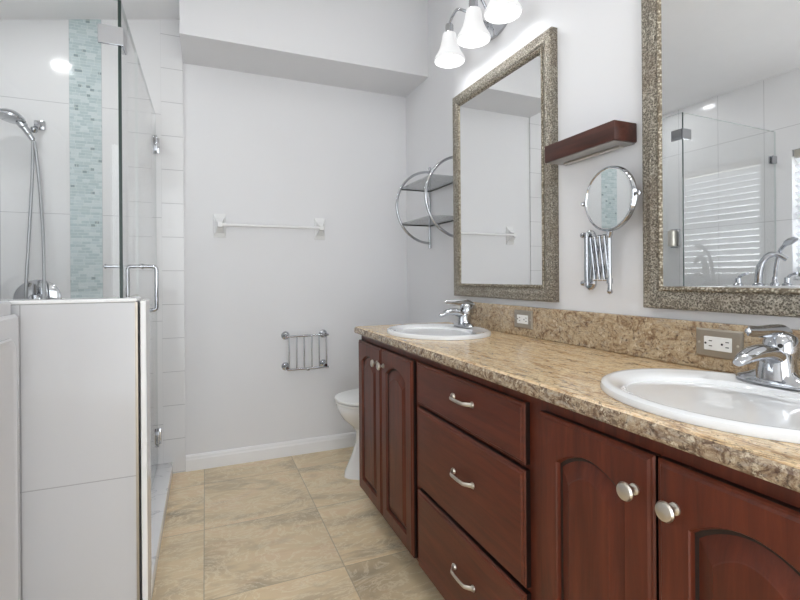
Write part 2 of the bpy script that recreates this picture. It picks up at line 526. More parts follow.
# tiled shower part of the far wall
struct('wall_shower', prism(bmesh.new(), [(LX, 0), (-0.687, 0), (-0.687, cz(-0.687)), (LX, cz(LX))], 'y', BY - 0.012, BY), M['tile_back'], 'large white glossy shower wall tiles behind the hand shower', 'wall')
struct('trim_2', prism(bmesh.new(), [(-0.535, 0), (-0.235, 0), (-0.235, cz(-0.235)), (-0.535, cz(-0.535))], 'y', BY - 0.012, BY), M['tile_back_right'], 'upright run of white shower tiles between mosaic strip and small edge tiles', 'tile trim')
ws = prism(bmesh.new(), [(-0.235, 0), (SX, 0), (SX, cz(SX)), (-0.235, cz(-0.235))], 'y', BY - 0.012, BY)
struct('trim_1', ws, M['tile_small'], 'narrow column of small white edge tiles beside the shower door', 'tile trim')
struct('trim_3', prism(bmesh.new(), [(-0.687, 0), (-0.535, 0), (-0.535, cz(-0.535)), (-0.687, cz(-0.687))], 'y', BY - 0.014, BY), M['mosaic'], 'upright strip of aqua glass mosaic in the shower wall', 'mosaic strip')
# baseboard
bb = prism(bmesh.new(), [(BY, 0), (BY - 0.016, 0), (BY - 0.016, 0.066), (BY - 0.012, 0.074), (BY - 0.011, 0.084), (BY - 0.006, 0.093), (BY, 0.095)], 'x', SX + 0.002, AX)
struct('baseboard_back', bb, M['trim'], 'white moulded baseboard along the far wall', 'baseboard')
br = prism(bmesh.new(), [(AX, 0), (AX - 0.016, 0), (AX - 0.016, 0.066), (AX - 0.012, 0.074), (AX - 0.006, 0.093), (AX, 0.095)], 'y', VY + 0.002, BY - 0.016)
struct('baseboard_right', br, M['trim'], 'white moulded baseboard behind the toilet', 'baseboard')

# ------------------------------------------------------------------ half wall, curb
PY0, PY1, PX = 1.80, 1.92, -0.2156
struct('wall_half', nbox(LX, PX, PY0, PY1, 0, 1.079), M['tile_half'], 'waist high white tiled half wall under the fixed shower glass', 'half wall')
struct('trim_4', nbox(LX, PX + 0.002, PY0 - 0.003, PY1 + 0.003, 1.079, 1.0915, bev=0.004), M['ceramic'], 'white rounded ledge tile capping the half wall', 'ledge')
struct('trim_5', nbox(PX - 0.004, PX + 0.004, PY0 - 0.003, PY0 + 0.004, 0, 1.079), M['plate'], 'thin metal corner strip on the half wall end', 'edge strip')
struct('trim_6', nbox(PX + 0.0105, -0.187, PY0 + 0.004, PY1, 0, 1.083, bev=0.003), M['ceramic'], 'white upright end strip of the half wall', 'end strip')
cb = nbox(-0.31, -0.185, 1.905, BY - 0.012, 0, 0.07, bev=0.004)
tag(obj('shower_curb', cb, M['marble'], smooth=True), 'low white marble curb along the bottom of the shower door', 'shower curb')
struct('floor_shower', nbox(LX, -0.31, PY1, BY - 0.012, 0.0, 0.02), M['ceramic'], 'white shower floor behind the glass', 'shower floor')

# ------------------------------------------------------------------ shower glass
GT = 2.115
def glass_sheet(x0, x1, y0, y1, z0, z1, edge_axis):
    bm = nbox(x0, x1, y0, y1, z0, z1)
    thin = 0 if (x1 - x0) < (y1 - y0) else 1
    for f in bm.faces:
        f.normal_update()
        n = f.normal
        if abs(n[thin]) < 0.5:
            f.material_index = 2 if (edge_axis == 1 and n.y < -0.5) else 1
    return bm

DX = -0.266
fp = thing('shower_glass_panel', (-0.63, 1.86, 1.0915), 'fixed clear glass panel standing on the tiled half wall', 'glass panel')
obj('glass_pane', glass_sheet(LX + 0.002, DX - 0.0055, 1.8505, 1.8605, 1.0915, GT, 0), [M['glass'], M['glass_edge_pale']], fp)
cl = bmesh.new()
box(cl, -0.329, DX - 0.004, 1.841, 1.85, 1.955, 2.018, bev=0.0015)
box(cl, DX + 0.0055, DX + 0.013, 1.845, 1.915, 1.955, 2.018, bev=0.0015)
box(cl, DX - 0.006, DX + 0.013, 1.841, 1.85, 1.955, 2.018, bev=0.0015)
obj('corner_clamp', cl, M['chrome'], fp)
wc = bmesh.new()
box(wc, LX + 0.001, LX + 0.05, 1.842, 1.85, 1.90, 1.95, bev=0.001); box(wc, LX + 0.001, LX + 0.05, 1.861, 1.869, 1.90, 1.95, bev=0.001)
obj('wall_clamp', wc, M['chrome'], fp)
rp = thing('shower_return_panel', (DX, 2.05, 0.07), 'narrow fixed glass return panel between half wall and shower door', 'glass panel')
obj('glass_pane', glass_sheet(DX - 0.005, DX + 0.005, 1.8505, 2.258, 1.0915, GT, 1), [M['glass'], M['glass_edge_pale'], M['glass_edge']], rp)
obj('lower_pane', glass_sheet(DX - 0.005, DX + 0.005, 1.925, 2.258, 0.07, 1.0905, 1), [M['glass'], M['glass_edge_pale'], M['glass_edge_pale']], rp)
sd = thing('shower_door', (DX, 3.05, 0.08), 'frameless clear glass shower door with chrome pull and hinges', 'shower door')
obj('glass_pane', glass_sheet(DX - 0.005, DX + 0.005, 2.264, BY - 0.03, 0.08, GT, 1), [M['glass'], M['glass_edge_pale'], M['glass_edge_pale']], sd)
for hz in (1.893, 0.19):
    hb = bmesh.new()
    box(hb, DX - 0.014, DX - 0.0055, BY - 0.085, BY - 0.026, hz, hz + 0.09, bev=0.002)
    box(hb, DX + 0.0055, DX + 0.014, BY - 0.085, BY - 0.026, hz, hz + 0.09, bev=0.002)
    box(hb, DX - 0.022, DX + 0.022, BY - 0.024, BY - 0.0125, hz, hz + 0.09, bev=0.002)
    tube(hb, [(DX, BY - 0.03, hz - 0.004), (DX, BY - 0.03, hz + 0.094)], 0.008, 12)
    obj('hinge', hb, M['chrome'], sd, smooth=True)
ph = bmesh.new()
HY = 2.38
for sgn, reach in ((1, 0.062), (-1, 0.062)):
    xo = DX + sgn * reach
    path = [(DX + sgn * 0.004, HY, 1.213), (xo - sgn * 0.014, HY, 1.213)]
    path += [(xo - sgn * 0.014 + sgn * 0.014 * math.sin(a), HY, 1.213 - 0.014 + 0.014 * math.cos(a)) for a in (R(30), R(60), R(90))]
    path += [(xo, HY, 1.03)] + [(xo - sgn * 0.014 + sgn * 0.014 * math.cos(a), HY, 1.03 - 0.014 * math.sin(a)) for a in (R(30), R(60), R(90))]
    path += [(DX + sgn * 0.004, HY, 1.016)]
    tube(ph, path, 0.0085, 12)
    for z in (1.213, 1.016):
        lathe(ph, [(0.013, 0.0052), (0.013, 0.011), (0.0095, 0.012)], (DX, HY, z), (sgn, 0, 0), 16)
obj('pull_handle', ph, M['chrome'], sd, smooth=True)
tbn = bmesh.new()
tube(tbn, [(DX - 0.062, HY, 1.213), (DX - 0.135, HY - 0.01, 1.213)], 0.0075, 12)
lathe(tbn, [(0.010, 0), (0.011, 0.004), (0.0, 0.012)], (DX - 0.132, HY - 0.01, 1.213), (-1, 0, 0), 14)
obj('inner_peg', tbn, M['chrome'], sd, smooth=True)

# ------------------------------------------------------------------ shower fittings
SY = BY - 0.012
hs = thing('hand_shower', (-0.93, SY - 0.12, 2.0), 'chrome hand shower with looping steel hose on the shower wall', 'hand shower')
b = bmesh.new()
hx, hy = -0.828, SY - 0.085
tube(b, smooth_path([(hx - 0.002, hy, 1.89), (hx - 0.018, hy - 0.008, 1.92), (hx - 0.034, hy - 0.016, 1.948), (hx - 0.05, hy - 0.024, 1.975)]), [0.013] * 6 + [0.016] * 7 + [0.021] * 6, 14)
obj('grip', b, M['chrome'], hs, smooth=True)
b = bmesh.new()
lathe(b, [(0.014, -0.024), (0.034, -0.016), (0.058, 0.0), (0.064, 0.012), (0.061, 0.022), (0.055, 0.025), (0.002, 0.025)], (hx - 0.082, hy - 0.036, 2.0), (-0.2, -0.14, -1), 28)
obj('spray_head', b, M['chrome'], hs, smooth=True)
b = bmesh.new()
tube(b, smooth_path([(hx - 0.002, hy, 1.895), (hx - 0.006, hy, 1.7), (hx - 0.018, hy - 0.01, 1.4), (hx - 0.03, hy - 0.02, 1.1), (hx - 0.02, hy - 0.02, 0.93), (hx + 0.01, hy - 0.02, 0.87),
                     (hx + 0.04, hy - 0.02, 0.93), (hx + 0.046, hy - 0.015, 1.1), (hx + 0.036, hy + 0.01, 1.4), (hx + 0.014, hy + 0.03, 1.7), (hx + 0.004, hy + 0.004, 1.885)], 8), 0.0075, 10)
obj('hose', b, M['hose'], hs, smooth=True)
sb_ = thing('shower_bracket', (-0.82, SY, 1.99), 'chrome swivel bracket holding the hand shower', 'shower bracket')
b = bmesh.new()
box(b, -0.845, -0.795, SY - 0.022, SY - 0.0005, 1.965, 2.015, bev=0.006)
obj('wall_plate', b, M['chrome'], sb_, smooth=True)
b = bmesh.new()
tube(b, [(-0.82, SY - 0.02, 1.985), (-0.828, SY - 0.05, 1.965)], 0.012, 14)
lathe(b, [(0.0, -0.018), (0.014, -0.012), (0.018, 0), (0.014, 0.012), (0.0, 0.018)], (-0.832, SY - 0.062, 1.95), (0.3, -0.4, 0.8), 18)
obj('swivel', b, M['chrome'], sb_, smooth=True)
sv = thing('shower_valve', (-0.835, SY, 1.05), 'round chrome shower valve just above the half wall ledge', 'shower valve')
b = bmesh.new()
lathe(b, [(0.108, 0.0005), (0.108, 0.006), (0.098, 0.013), (0.03, 0.016)], (-0.835, SY, 1.05), (0, -1, 0), 40)
obj('escutcheon', b, M['chrome'], sv, smooth=True)
b = bmesh.new()
lathe(b, [(0.034, 0.012), (0.034, 0.035), (0.028, 0.05), (0.026, 0.062), (0.0, 0.066)], (-0.835, SY, 1.05), (0, -1, 0), 24)
tube(b, [(-0.835, SY - 0.05, 1.06), (-0.835, SY - 0.058, 1.135)], [0.011, 0.008], 12)
obj('lever', b, M['chrome'], sv, smooth=True)
sdp = thing('soap_dispenser', (LX, 2.56, 1.38), 'small chrome wall dispenser seen through glass in the near mirror', 'dispenser')
b = bmesh.new(); box(b, LX, LX + 0.012, 2.52, 2.60, 1.38, 1.53, bev=0.003)
obj('wall_plate', b, M['chrome'], sdp)
b = bmesh.new(); lathe(b, [(0.028, 0), (0.032, 0.004), (0.032, 0.12), (0.02, 0.13)], (LX + 0.045, 2.56, 1.39), (0, 0, 1), 24)
obj('cylinder_body', b, M['nickel'], sdp, smooth=True)

# ------------------------------------------------------------------ window and blind in the outer wall
win = thing('window_1', (LX - 0.07, (WY0 + WY1) / 2, WZ0), 'white framed window with blinds above the tub, seen in the near mirror', 'window')
win['kind'] = 'structure'
b = bmesh.new()
xo0, xo1 = LX - 0.12, LX - 0.07
box(b, xo0, xo1, WY0, WY0 + 0.05, WZ0, WZ1); box(b, xo0, xo1, WY1 - 0.05, WY1, WZ0, WZ1)
box(b, xo0, xo1, WY0, WY1, WZ0, WZ0 + 0.05); box(b, xo0, xo1, WY0, WY1, WZ1 - 0.05, WZ1); box(b, xo0, xo1, WY0, WY1, (WZ0 + WZ1) / 2 - 0.02, (WZ0 + WZ1) / 2 + 0.02)
obj('window_frame', b, M['trim'], win)
obj('glass_pane', nbox(LX - 0.098, LX - 0.094, WY0 + 0.05, WY1 - 0.05, WZ0 + 0.05, WZ1 - 0.05), M['glass'], win)
bl = thing('window_blind', (LX - 0.03, (WY0 + WY1) / 2, WZ1), 'white slatted blind hanging in the window, seen in the near mirror', 'blind')
obj('headrail', nbox(LX - 0.055, LX - 0.005, WY0 + 0.01, WY1 - 0.01, WZ1 - 0.05, WZ1 - 0.002, bev=0.003), M['nickel'], bl)
b = bmesh.new()
z = WZ1 - 0.075
while z > WZ0 + 0.04:
    a = R(38)
    dx, dz = 0.025 * math.cos(a), 0.025 * math.sin(a)
    y0, y1 = WY0 + 0.012, WY1 - 0.012
    skin(b, [[(LX - 0.03 - dx, yy, z - dz), (LX - 0.03, yy, z + 0.003), (LX - 0.03 + dx, yy, z + dz), (LX - 0.03 + dx, yy, z + dz + 0.0025), (LX - 0.03, yy, z + 0.0055), (LX - 0.03 - dx, yy, z - dz + 0.0025)] for yy in (y0, y1)])
    z -= 0.044
o = obj('slats', b, M['blind'], bl)
obj('bottom_rail', nbox(LX - 0.05, LX - 0.012, WY0 + 0.012, WY1 - 0.012, WZ0 + 0.006, WZ0 + 0.024, bev=0.003), M['trim'], bl)

# ------------------------------------------------------------------ walk-in tub beside the half wall
tb = thing('walk_in_tub', (-0.76, 1.1, 0.0), 'tall white walk-in tub at the left edge against the half wall', 'bathtub')
TX1, TY0, TY1 = -0.53, 0.45, 1.795
def rrect(x0, x1, y0, y1, r, z, k=5):
    pts = []
    for cx, cy, a0 in ((x1 - r, y1 - r, 0), (x0 + r, y1 - r, 90), (x0 + r, y0 + r, 180), (x1 - r, y0 + r, 270)):
        for i in range(k + 1):
            a = R(a0 + 90 * i / k)
            pts.append((cx + r * math.cos(a), cy + r * math.sin(a), z))
    return pts
b = bmesh.new()
x0 = LX + 0.004
skin(b, [rrect(x0, TX1, TY0, TY1, 0.02, 0.0), rrect(x0, TX1, TY0, TY1, 0.02, 1.042), rrect(x0, TX1 - 0.008, TY0 + 0.008, TY1 - 0.004, 0.02, 1.052),
         rrect(x0 + 0.05, TX1 - 0.06, TY0 + 0.07, TY1 - 0.25, 0.06, 1.052), rrect(x0 + 0.06, TX1 - 0.07, TY0 + 0.1, TY1 - 0.3, 0.08, 0.35)])
obj('tub_shell', b, M['acrylic'], tb, smooth=True)
b = bmesh.new()
skin(b, [rrect(x0, TX1 - 0.018, TY0 + 0.01, TY1 - 0.004, 0.02, 1.052), rrect(x0, TX1 - 0.018, TY0 + 0.01, TY1 - 0.004, 0.02, 1.088), rrect(x0, TX1 - 0.024, TY0 + 0.016, TY1 - 0.008, 0.02, 1.094),
         rrect(x0 + 0.04, TX1 - 0.06, TY0 + 0.08, TY1 - 0.26, 0.06, 1.094), rrect(x0 + 0.05, TX1 - 0.07, TY0 + 0.09, TY1 - 0.27, 0.06, 1.052)], True, False)
obj('rim', b, M['acrylic'], tb, smooth=True)
def rr_yz(x, y0, y1, z0, z1, r, k=6):
    return [(x, p[0], p[1]) for p in rrect(y0, y1, z0, z1, r, 0, k)]
b = bmesh.new()
def rr2(x, y0, y1, z0, z1, r): return [(x, p[0], p[1]) for p in rrect(y0, y1, z0, z1, r, 0, 6)]
skin(b, [rr2(TX1 - 0.002, 1.05, 1.745, 0.12, 0.985, 0.05), rr2(TX1 + 0.004, 1.05, 1.745, 0.12, 0.985, 0.05), rr2(TX1 + 0.006, 1.056, 1.739, 0.126, 0.979, 0.046), rr2(TX1 + 0.0015, 1.066, 1.729, 0.136, 0.969, 0.04)])
obj('tub_door', b, M['acrylic'], tb, smooth=True)

def deck_faucet():
    t = thing('tub_faucet', (-0.72, 1.70, 1.094), 'arched chrome tub faucet on the tub deck, seen in the near mirror', 'faucet')
    b = bmesh.new()
    lathe(b, [(0.03, 0), (0.03, 0.006), (0.02, 0.015)], (-0.72, 1.70, 1.094), (0, 0, 1), 20)
    tube(b, smooth_path([(-0.72, 1.70, 1.10), (-0.72, 1.69, 1.2), (-0.735, 1.66, 1.265), (-0.76, 1.62, 1.275), (-0.78, 1.58, 1.245)]), [0.02] * 8 + [0.017] * 8 + [0.014] * 9, 14)
    obj('spout', b, M['chrome'], t, smooth=True)
    for i, (x, y) in enumerate(((-0.62, 1.755), (-0.86, 1.62))):
        h = thing('tub_tap', (x, y, 1.094), ('chrome lever tap on the tub deck close to the half wall', 'chrome lever tap on the tub deck under the window')[i], 'tap')
        b = bmesh.new()
        lathe(b, [(0.026, 0), (0.026, 0.006), (0.016, 0.014), (0.014, 0.045), (0.0, 0.05)], (x, y, 1.094), (0, 0, 1), 18)
        obj('tap_base', b, M['chrome'], h, smooth=True)
        b = bmesh.new()
        tube(b, smooth_path([(x, y, 1.135), (x + 0.01, y - 0.025, 1.155), (x + 0.02, y - 0.06, 1.165)]), 0.008, 10)
        obj('lever', b, M['chrome'], h, smooth=True)
    h = thing('tub_hand_shower', (-0.83, 1.67, 1.094), 'chrome hand shower standing on the tub deck, seen in the near mirror', 'hand shower')
    b = bmesh.new()
    lathe(b, [(0.024, 0), (0.024, 0.006), (0.014, 0.02), (0.012, 0.05)], (-0.83, 1.67, 1.094), (0, 0, 1), 18)
    tube(b, smooth_path([(-0.83, 1.67, 1.13), (-0.83, 1.66, 1.22), (-0.83, 1.64, 1.30), (-0.825, 1.60, 1.345)]), 0.011, 12)
    obj('grip', b, M['chrome'], h, smooth=True)
    b = bmesh.new()
    lathe(b, [(0.012, -0.018), (0.034, -0.006), (0.038, 0.006), (0.0, 0.009)], (-0.823, 1.585, 1.352), (0.1, -0.55, -0.8), 22)
    obj('spray_head', b, M['chrome'], h, smooth=True)
deck_faucet()

# ------------------------------------------------------------------ vanity
XF, XB = 0.72, 1.20      # cabinet face, cabinet back
ZT = 0.88
def cabinet_body(y0, y1):
    b = bmesh.new()
    box(b, XF, XF + 0.02, y0, y1, 0.105, ZT)               # face frame
    box(b, XF + 0.02, XB, y0, y0 + 0.018, 0.105, ZT)
    box(b, XF + 0.02, XB, y1 - 0.018, y1, 0.105, ZT)
    box(b, XF + 0.02, XB, y0 + 0.018, y1 - 0.018, 0.105, 0.125)
    box(b, XB - 0.008, XB, y0 + 0.018, y1 - 0.018, 0.125, ZT)
    return b
def panel_loop(x, y0, y1, z0, z1, rise, K=14):
    """y from y1 down to y0 as seen; arch on top"""
    pts = [(x, y0, z0), (x, y1, z0), (x, y1, z1)]
    for i in range(1, K):
        s = i / K
        f = math.sin(PI * s) ** 0.85
        pts.append((x, y1 + (y0 - y1) * s, z1 + rise * f))
    pts.append((x, y0, z1))
    return pts
def door_mesh(y0, y1, z0, z1, arch=True):
    b = bmesh.new()
    d = lambda v: XF - 0.0005 - v
    L = []
    for v, i in ((0, 0), (0.013, 0), (0.0165, 0.003), (0.0165, 0.007), (0.0205, 0.011)):
        L.append(panel_loop(d(v), y0 + i, y1 - i, z0 + i, z1 - i, 0))
    if arch:
        s, zt, rise = 0.058, 0.094, 0.036
        for v, i, r in ((0.0205, 0, rise), (0.0175, 0.002, rise), (0.0105, 0.004, rise), (0.0095, 0.010, rise), (0.0185, 0.036, rise * 0.85), (0.0195, 0.038, rise * 0.85)):
            L.append(panel_loop(d(v), y0 + s + i, y1 - s - i, z0 + s + i, z1 - zt - i, r))
    rg = skin(b, L)
    dark = {0, 7} if arch else {0}  # bands given the painted shade: outer sides, arched panel groove
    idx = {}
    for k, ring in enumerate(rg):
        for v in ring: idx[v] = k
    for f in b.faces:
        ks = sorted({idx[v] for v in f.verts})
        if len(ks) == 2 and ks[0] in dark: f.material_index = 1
    return b
def knob_mesh(y, z):
    b = bmesh.new()
    lathe(b, [(0.010, 0.0), (0.010, 0.003), (0.0055, 0.006), (0.005, 0.014), (0.009, 0.018), (0.0155, 0.021), (0.0165, 0.024), (0.0145, 0.028), (0.008, 0.0305), (0.0, 0.031)], (XF - 0.021, y, z), (-1, 0, 0), 26)
    return b
def pull_mesh(y, z):
    b = bmesh.new()
    x0 = XF - 0.021
    pts = smooth_path([(x0 - 0.002, y + 0.060, z), (x0 - 0.006, y + 0.054, z), (x0 - 0.019, y + 0.040, z), (x0 - 0.0225, y + 0.030, z), (x0 - 0.0235, y, z),
                       (x0 - 0.0225, y - 0.030, z), (x0 - 0.019, y - 0.040, z), (x0 - 0.006, y - 0.054, z), (x0 - 0.002, y - 0.060, z)], 4)
    n = len(pts)
    rad = [0.0052 + 0.0036 * abs(2 * i / (n - 1) - 1) ** 3 for i in range(n)]
    tube(b, pts, rad, 12, flat=(1.0, 0.72))
    for s in (1, -1):
        lathe(b, [(0.009, 0), (0.009, 0.003), (0.006, 0.008)], (x0, y + s * 0.054, z), (-1, 0, 0), 16)
    return b

def door_cabinet(y0, y1, doors, label, knobz):
    t = thing('vanity_cabinet', (XF, (y0 + y1) / 2, 0.0), label, 'cabinet', 'cherry vanity cabinets')
    obj('body', cabinet_body(y0, y1), M['cherry_v'], t)
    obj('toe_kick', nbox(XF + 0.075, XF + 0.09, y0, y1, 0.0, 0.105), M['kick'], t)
    for (a, c, ky) in doors:
        dr = obj('door', door_mesh(a, c, 0.118, 0.848), [M['cherry_v'], M['edge_shade']], t, smooth=False)
        obj('knob', knob_mesh(ky, knobz), M['nickel'], dr, smooth=True)
    return t
door_cabinet(1.555, 2.236, [(1.911, 2.231, 1.911 + 0.036), (1.577, 1.905, 1.905 - 0.036)], 'cherry two-door vanity cabinet under the far sink', 0.779)
dc = thing('drawer_cabinet', (XF, 1.22, 0.0), 'cherry vanity unit with three drawers between the two door cabinets', 'cabinet', 'cherry vanity cabinets')
obj('body', cabinet_body(0.885, 1.555), M['cherry_v'], dc)
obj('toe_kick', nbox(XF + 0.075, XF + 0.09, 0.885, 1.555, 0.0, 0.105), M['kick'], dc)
for (z0, z1) in ((0.703, 0.852), (0.407, 0.690), (0.118, 0.393)):
    d_ = obj('drawer', door_mesh(0.921, 1.535, z0, z1, arch=False), [M['cherry_h'], M['edge_shade']], dc)
    obj('handle', pull_mesh(1.205, (z0 + z1) / 2 + 0.014), M['nickel'], d_, smooth=True)
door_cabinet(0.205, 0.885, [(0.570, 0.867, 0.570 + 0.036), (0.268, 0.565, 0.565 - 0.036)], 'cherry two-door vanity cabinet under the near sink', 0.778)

# countertop with two oval cut-outs
SINKS = ((0.93, 1.815), (0.93, 0.575))
SA, SB = 0.26, 0.214
b = bmesh.new()
cx0, cx1, cy0, cy1 = 0.683, 1.2045, 0.16, 2.240
def crect(ins, z, n=24):
    pts = []
    x0, x1, y0, y1 = cx0 + ins, cx1 - (0 if ins else 0), cy0 + ins, cy1 - ins
    for (p, q) in (((x0, y0), (x1, y0)), ((x1, y0), (x1, y1)), ((x1, y1), (x0, y1)), ((x0, y1), (x0, y0))):
        for i in range(n):
            s = i / n
            pts.append((p[0] + (q[0] - p[0]) * s, p[1] + (q[1] - p[1]) * s, z))
    return pts
rings = skin(b, [crect(0.012, 0.8805), crect(0.003, 0.882), crect(0.0, 0.887), crect(0.0, 0.902), crect(0.0035, 0.911), crect(0.011, 0.915)], False, False)
def ell_ring(bm, cx, cy, a, bb_, z, n=48):
    vs = [bm.verts.new((cx + bb_ * math.cos(2 * PI * i / n), cy + a * math.sin(2 * PI * i / n), z)) for i in range(n)]
    return vs, [bm.edges.new((vs[i], vs[(i + 1) % n])) for i in range(n)]
for z, rg in ((0.915, rings[-1]), (0.8805, rings[0])):
    es = [b.edges.get((rg[i], rg[(i + 1) % len(rg)])) for i in range(len(rg))]
    for (sx, sy) in SINKS:
        es += ell_ring(b, sx, sy, SA - 0.02, SB - 0.02, z)[1]
    bmesh.ops.triangle_fill(b, edges=es, use_beauty=True)
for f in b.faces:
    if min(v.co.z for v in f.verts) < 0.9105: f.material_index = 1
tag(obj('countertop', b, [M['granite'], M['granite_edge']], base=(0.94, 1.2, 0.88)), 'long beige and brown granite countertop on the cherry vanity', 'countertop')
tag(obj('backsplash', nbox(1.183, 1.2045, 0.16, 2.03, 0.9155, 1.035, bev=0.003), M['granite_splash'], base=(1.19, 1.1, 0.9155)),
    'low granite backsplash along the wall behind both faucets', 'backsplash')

def sink(cx, cy, label):
    t = thing('sink', (cx, cy, 0.915), label, 'sink', 'white oval drop-in sinks')
    b = bmesh.new()
    n = 64
    def E(a, bb_, z, dx=0.0):
        return [(cx + dx + bb_ * math.cos(2 * PI * i / n), cy + a * math.sin(2 * PI * i / n), z) for i in range(n)]
    ox = -0.022
    skin(b, [E(SA - 0.02, SB - 0.02, 0.9155), E(SA, SB, 0.9155), E(SA + 0.001, SB + 0.001, 0.920), E(SA - 0.002, SB - 0.002, 0.9275), E(SA - 0.010, SB - 0.010, 0.9315), E(SA - 0.02, SB - 0.02, 0.9305),
             E(SA - 0.03, SB - 0.032, 0.928, ox * 0.3), E(SA - 0.055, SB - 0.060, 0.925, ox), E(SA - 0.065, SB - 0.068, 0.917, ox),
             E(SA - 0.075, SB - 0.075, 0.895, ox), E(SA - 0.09, SB - 0.088, 0.86, ox), E(SA - 0.12, SB - 0.11, 0.825, ox), E(SA - 0.16, SB - 0.14, 0.80, ox), E(0.03, 0.03, 0.79, ox)])
    obj('basin', b, M['porcelain'], t, smooth=True)
    b = bmesh.new()
    lathe(b, [(0.03, 0.0), (0.032, 0.003), (0.026, 0.005), (0.02, 0.0045), (0.019, 0.008), (0.0, 0.009)], (cx + ox, cy, 0.7895), (0, 0, 1), 24)
    obj('drain', b, M['chrome'], t, smooth=True)
    return t
sink(*SINKS[0], 'white oval drop-in sink at the far end near the toilet')
sink(*SINKS[1], 'white oval drop-in sink at the near end in front of the second outlet plate')

def faucet(cx, cy, label):
    t = thing('faucet', (cx, cy, 0.93), label, 'faucet', 'chrome single lever faucets')
    z0 = 0.929
    n = 36
    b = bmesh.new()
    def E(a, bb_, z, dx=0.0): return [(cx + dx + bb_ * math.cos(2 * PI * i / n), cy + a * math.sin(2 * PI * i / n), z) for i in range(n)]
    skin(b, [E(0.078, 0.030, z0), E(0.079, 0.031, z0 + 0.005), E(0.074, 0.028, z0 + 0.011), E(0.056, 0.026, z0 + 0.017), E(0.038, 0.026, z0 + 0.026), E(0.030, 0.024, z0 + 0.04)])
    obj('base', b, M['chrome'], t, smooth=True)
    b = bmesh.new()
    # stout leaning body
    skin(b, [E(0.038, 0.033, z0 + 0.012), E(0.0365, 0.033, z0 + 0.022, 0.001), E(0.034, 0.0325, z0 + 0.038, 0.002), E(0.031, 0.031, z0 + 0.054, 0.004), E(0.027, 0.028, z0 + 0.068, 0.008), E(0.020, 0.022, z0 + 0.078, 0.011)])
    obj('body', b, M['chrome'], t, smooth=True)
    b = bmesh.new()
    pts = smooth_path([(cx + 0.004, cy, z0 + 0.046), (cx - 0.022, cy, z0 + 0.062), (cx - 0.050, cy, z0 + 0.069), (cx - 0.080, cy, z0 + 0.067), (cx - 0.106, cy, z0 + 0.060), (cx - 0.124, cy, z0 + 0.052)], 6)
    m = len(pts)
    key = [0.022, 0.0225, 0.020, 0.0175, 0.014, 0.008]
    rad = []
    for i in range(m):
        f = i / (m - 1) * 5; k = min(int(f), 4); rad.append(key[k] + (key[k + 1] - key[k]) * (f - k))
    tube(b, pts, rad, 20, flat=(0.82, 1.12))
    obj('spout', b, M['chrome'], t, smooth=True)
    b = bmesh.new()
    lathe(b, [(0.022, 0.0), (0.030, 0.006), (0.033, 0.020), (0.032, 0.036), (0.026, 0.049), (0.014, 0.056), (0.0, 0.058)], (cx + 0.012, cy, z0 + 0.050), (0.2, 0, 1), 28)
    obj('lever_hub', b, M['chrome'], t, smooth=True)
    b = bmesh.new()
    pts = smooth_path([(cx + 0.047, cy, z0 + 0.078), (cx + 0.042, cy, z0 + 0.094), (cx + 0.020, cy, z0 + 0.106), (cx - 0.016, cy, z0 + 0.110), (cx - 0.054, cy, z0 + 0.111), (cx - 0.090, cy, z0 + 0.114)], 5)
    m = len(pts)
    tube(b, pts, [0.0165 - 0.0085 * (i / (m - 1)) for i in range(m)], 14, flat=(0.34, 1.25))
    lathe(b, [(0.0, -0.005), (0.005, -0.003), (0.0062, 0.001), (0.004, 0.004), (0.0, 0.005)], (cx - 0.091, cy, z0 + 0.114), (-1, 0, 0.1), 14)
    obj('lever', b, M['chrome'], t, smooth=True)
    b = bmesh.new()
    lathe(b, [(0.0045, 0), (0.0045, 0.0012), (0.0, 0.0016)], (cx - 0.015, cy - 0.016, z0 + 0.082), (-0.9, -0.45, 0.1), 12)
    obj('set_screw', b, M['dark'], t)
    return t
faucet(1.092, 1.87, 'chrome single lever faucet on the far sink')
faucet(1.092, 0.597, 'chrome single lever faucet on the near sink')

def outlet(cy, cz_, label):
    t = thing('wall_outlet', (1.183, cy, cz_), label, 'outlet', 'outlets in the backsplash')
    X = 1.183
    b = bmesh.new()
    def rl(x, hy, hz): return [(x, cy - hy, cz_ - hz), (x, cy + hy, cz_ - hz), (x, cy + hy, cz_ + hz), (x, cy - hy, cz_ + hz)]
    skin(b, [rl(X - 0.0002, 0.0575, 0.036), rl(X - 0.003, 0.0575, 0.036), rl(X - 0.0065, 0.0535, 0.032)])
    obj('cover_plate', b, M['plate'], t)
    rc = obj('receptacle', nbox(X - 0.0085, X - 0.006, cy - 0.034, cy + 0.034, cz_ - 0.0172, cz_ + 0.0172, bev=0.001), M['plastic'], t)
    for s in (-1, 1):
        oy = cy + s * 0.0205
        for dz in (0.0066, -0.0061):
            obj('slot', nbox(X - 0.0089, X - 0.0083, oy - 0.0075, oy + 0.0005, cz_ + dz - 0.0011, cz_ + dz + 0.0011), M['dark'], rc)
        obj('ground_hole', lathe(bmesh.new(), [(0.0027, 0), (0.0027, 0.0004)], (X - 0.0085, oy + 0.009, cz_), (-1, 0, 0), 12), M['dark'], rc)
    for s in (-1, 1):
        b = bmesh.new()
        lathe(b, [(0.0034, 0), (0.003, 0.001), (0.0, 0.0014)], (X - 0.0063, cy + s * 0.0475, cz_), (-1, 0, 0), 12)
        obj('screw', b, M['nickel'], t)
outlet(1.548, 0.984, 'white outlet in a nickel plate near the far sink')
outlet(0.772, 0.984, 'white outlet in a nickel plate beside the near faucet')

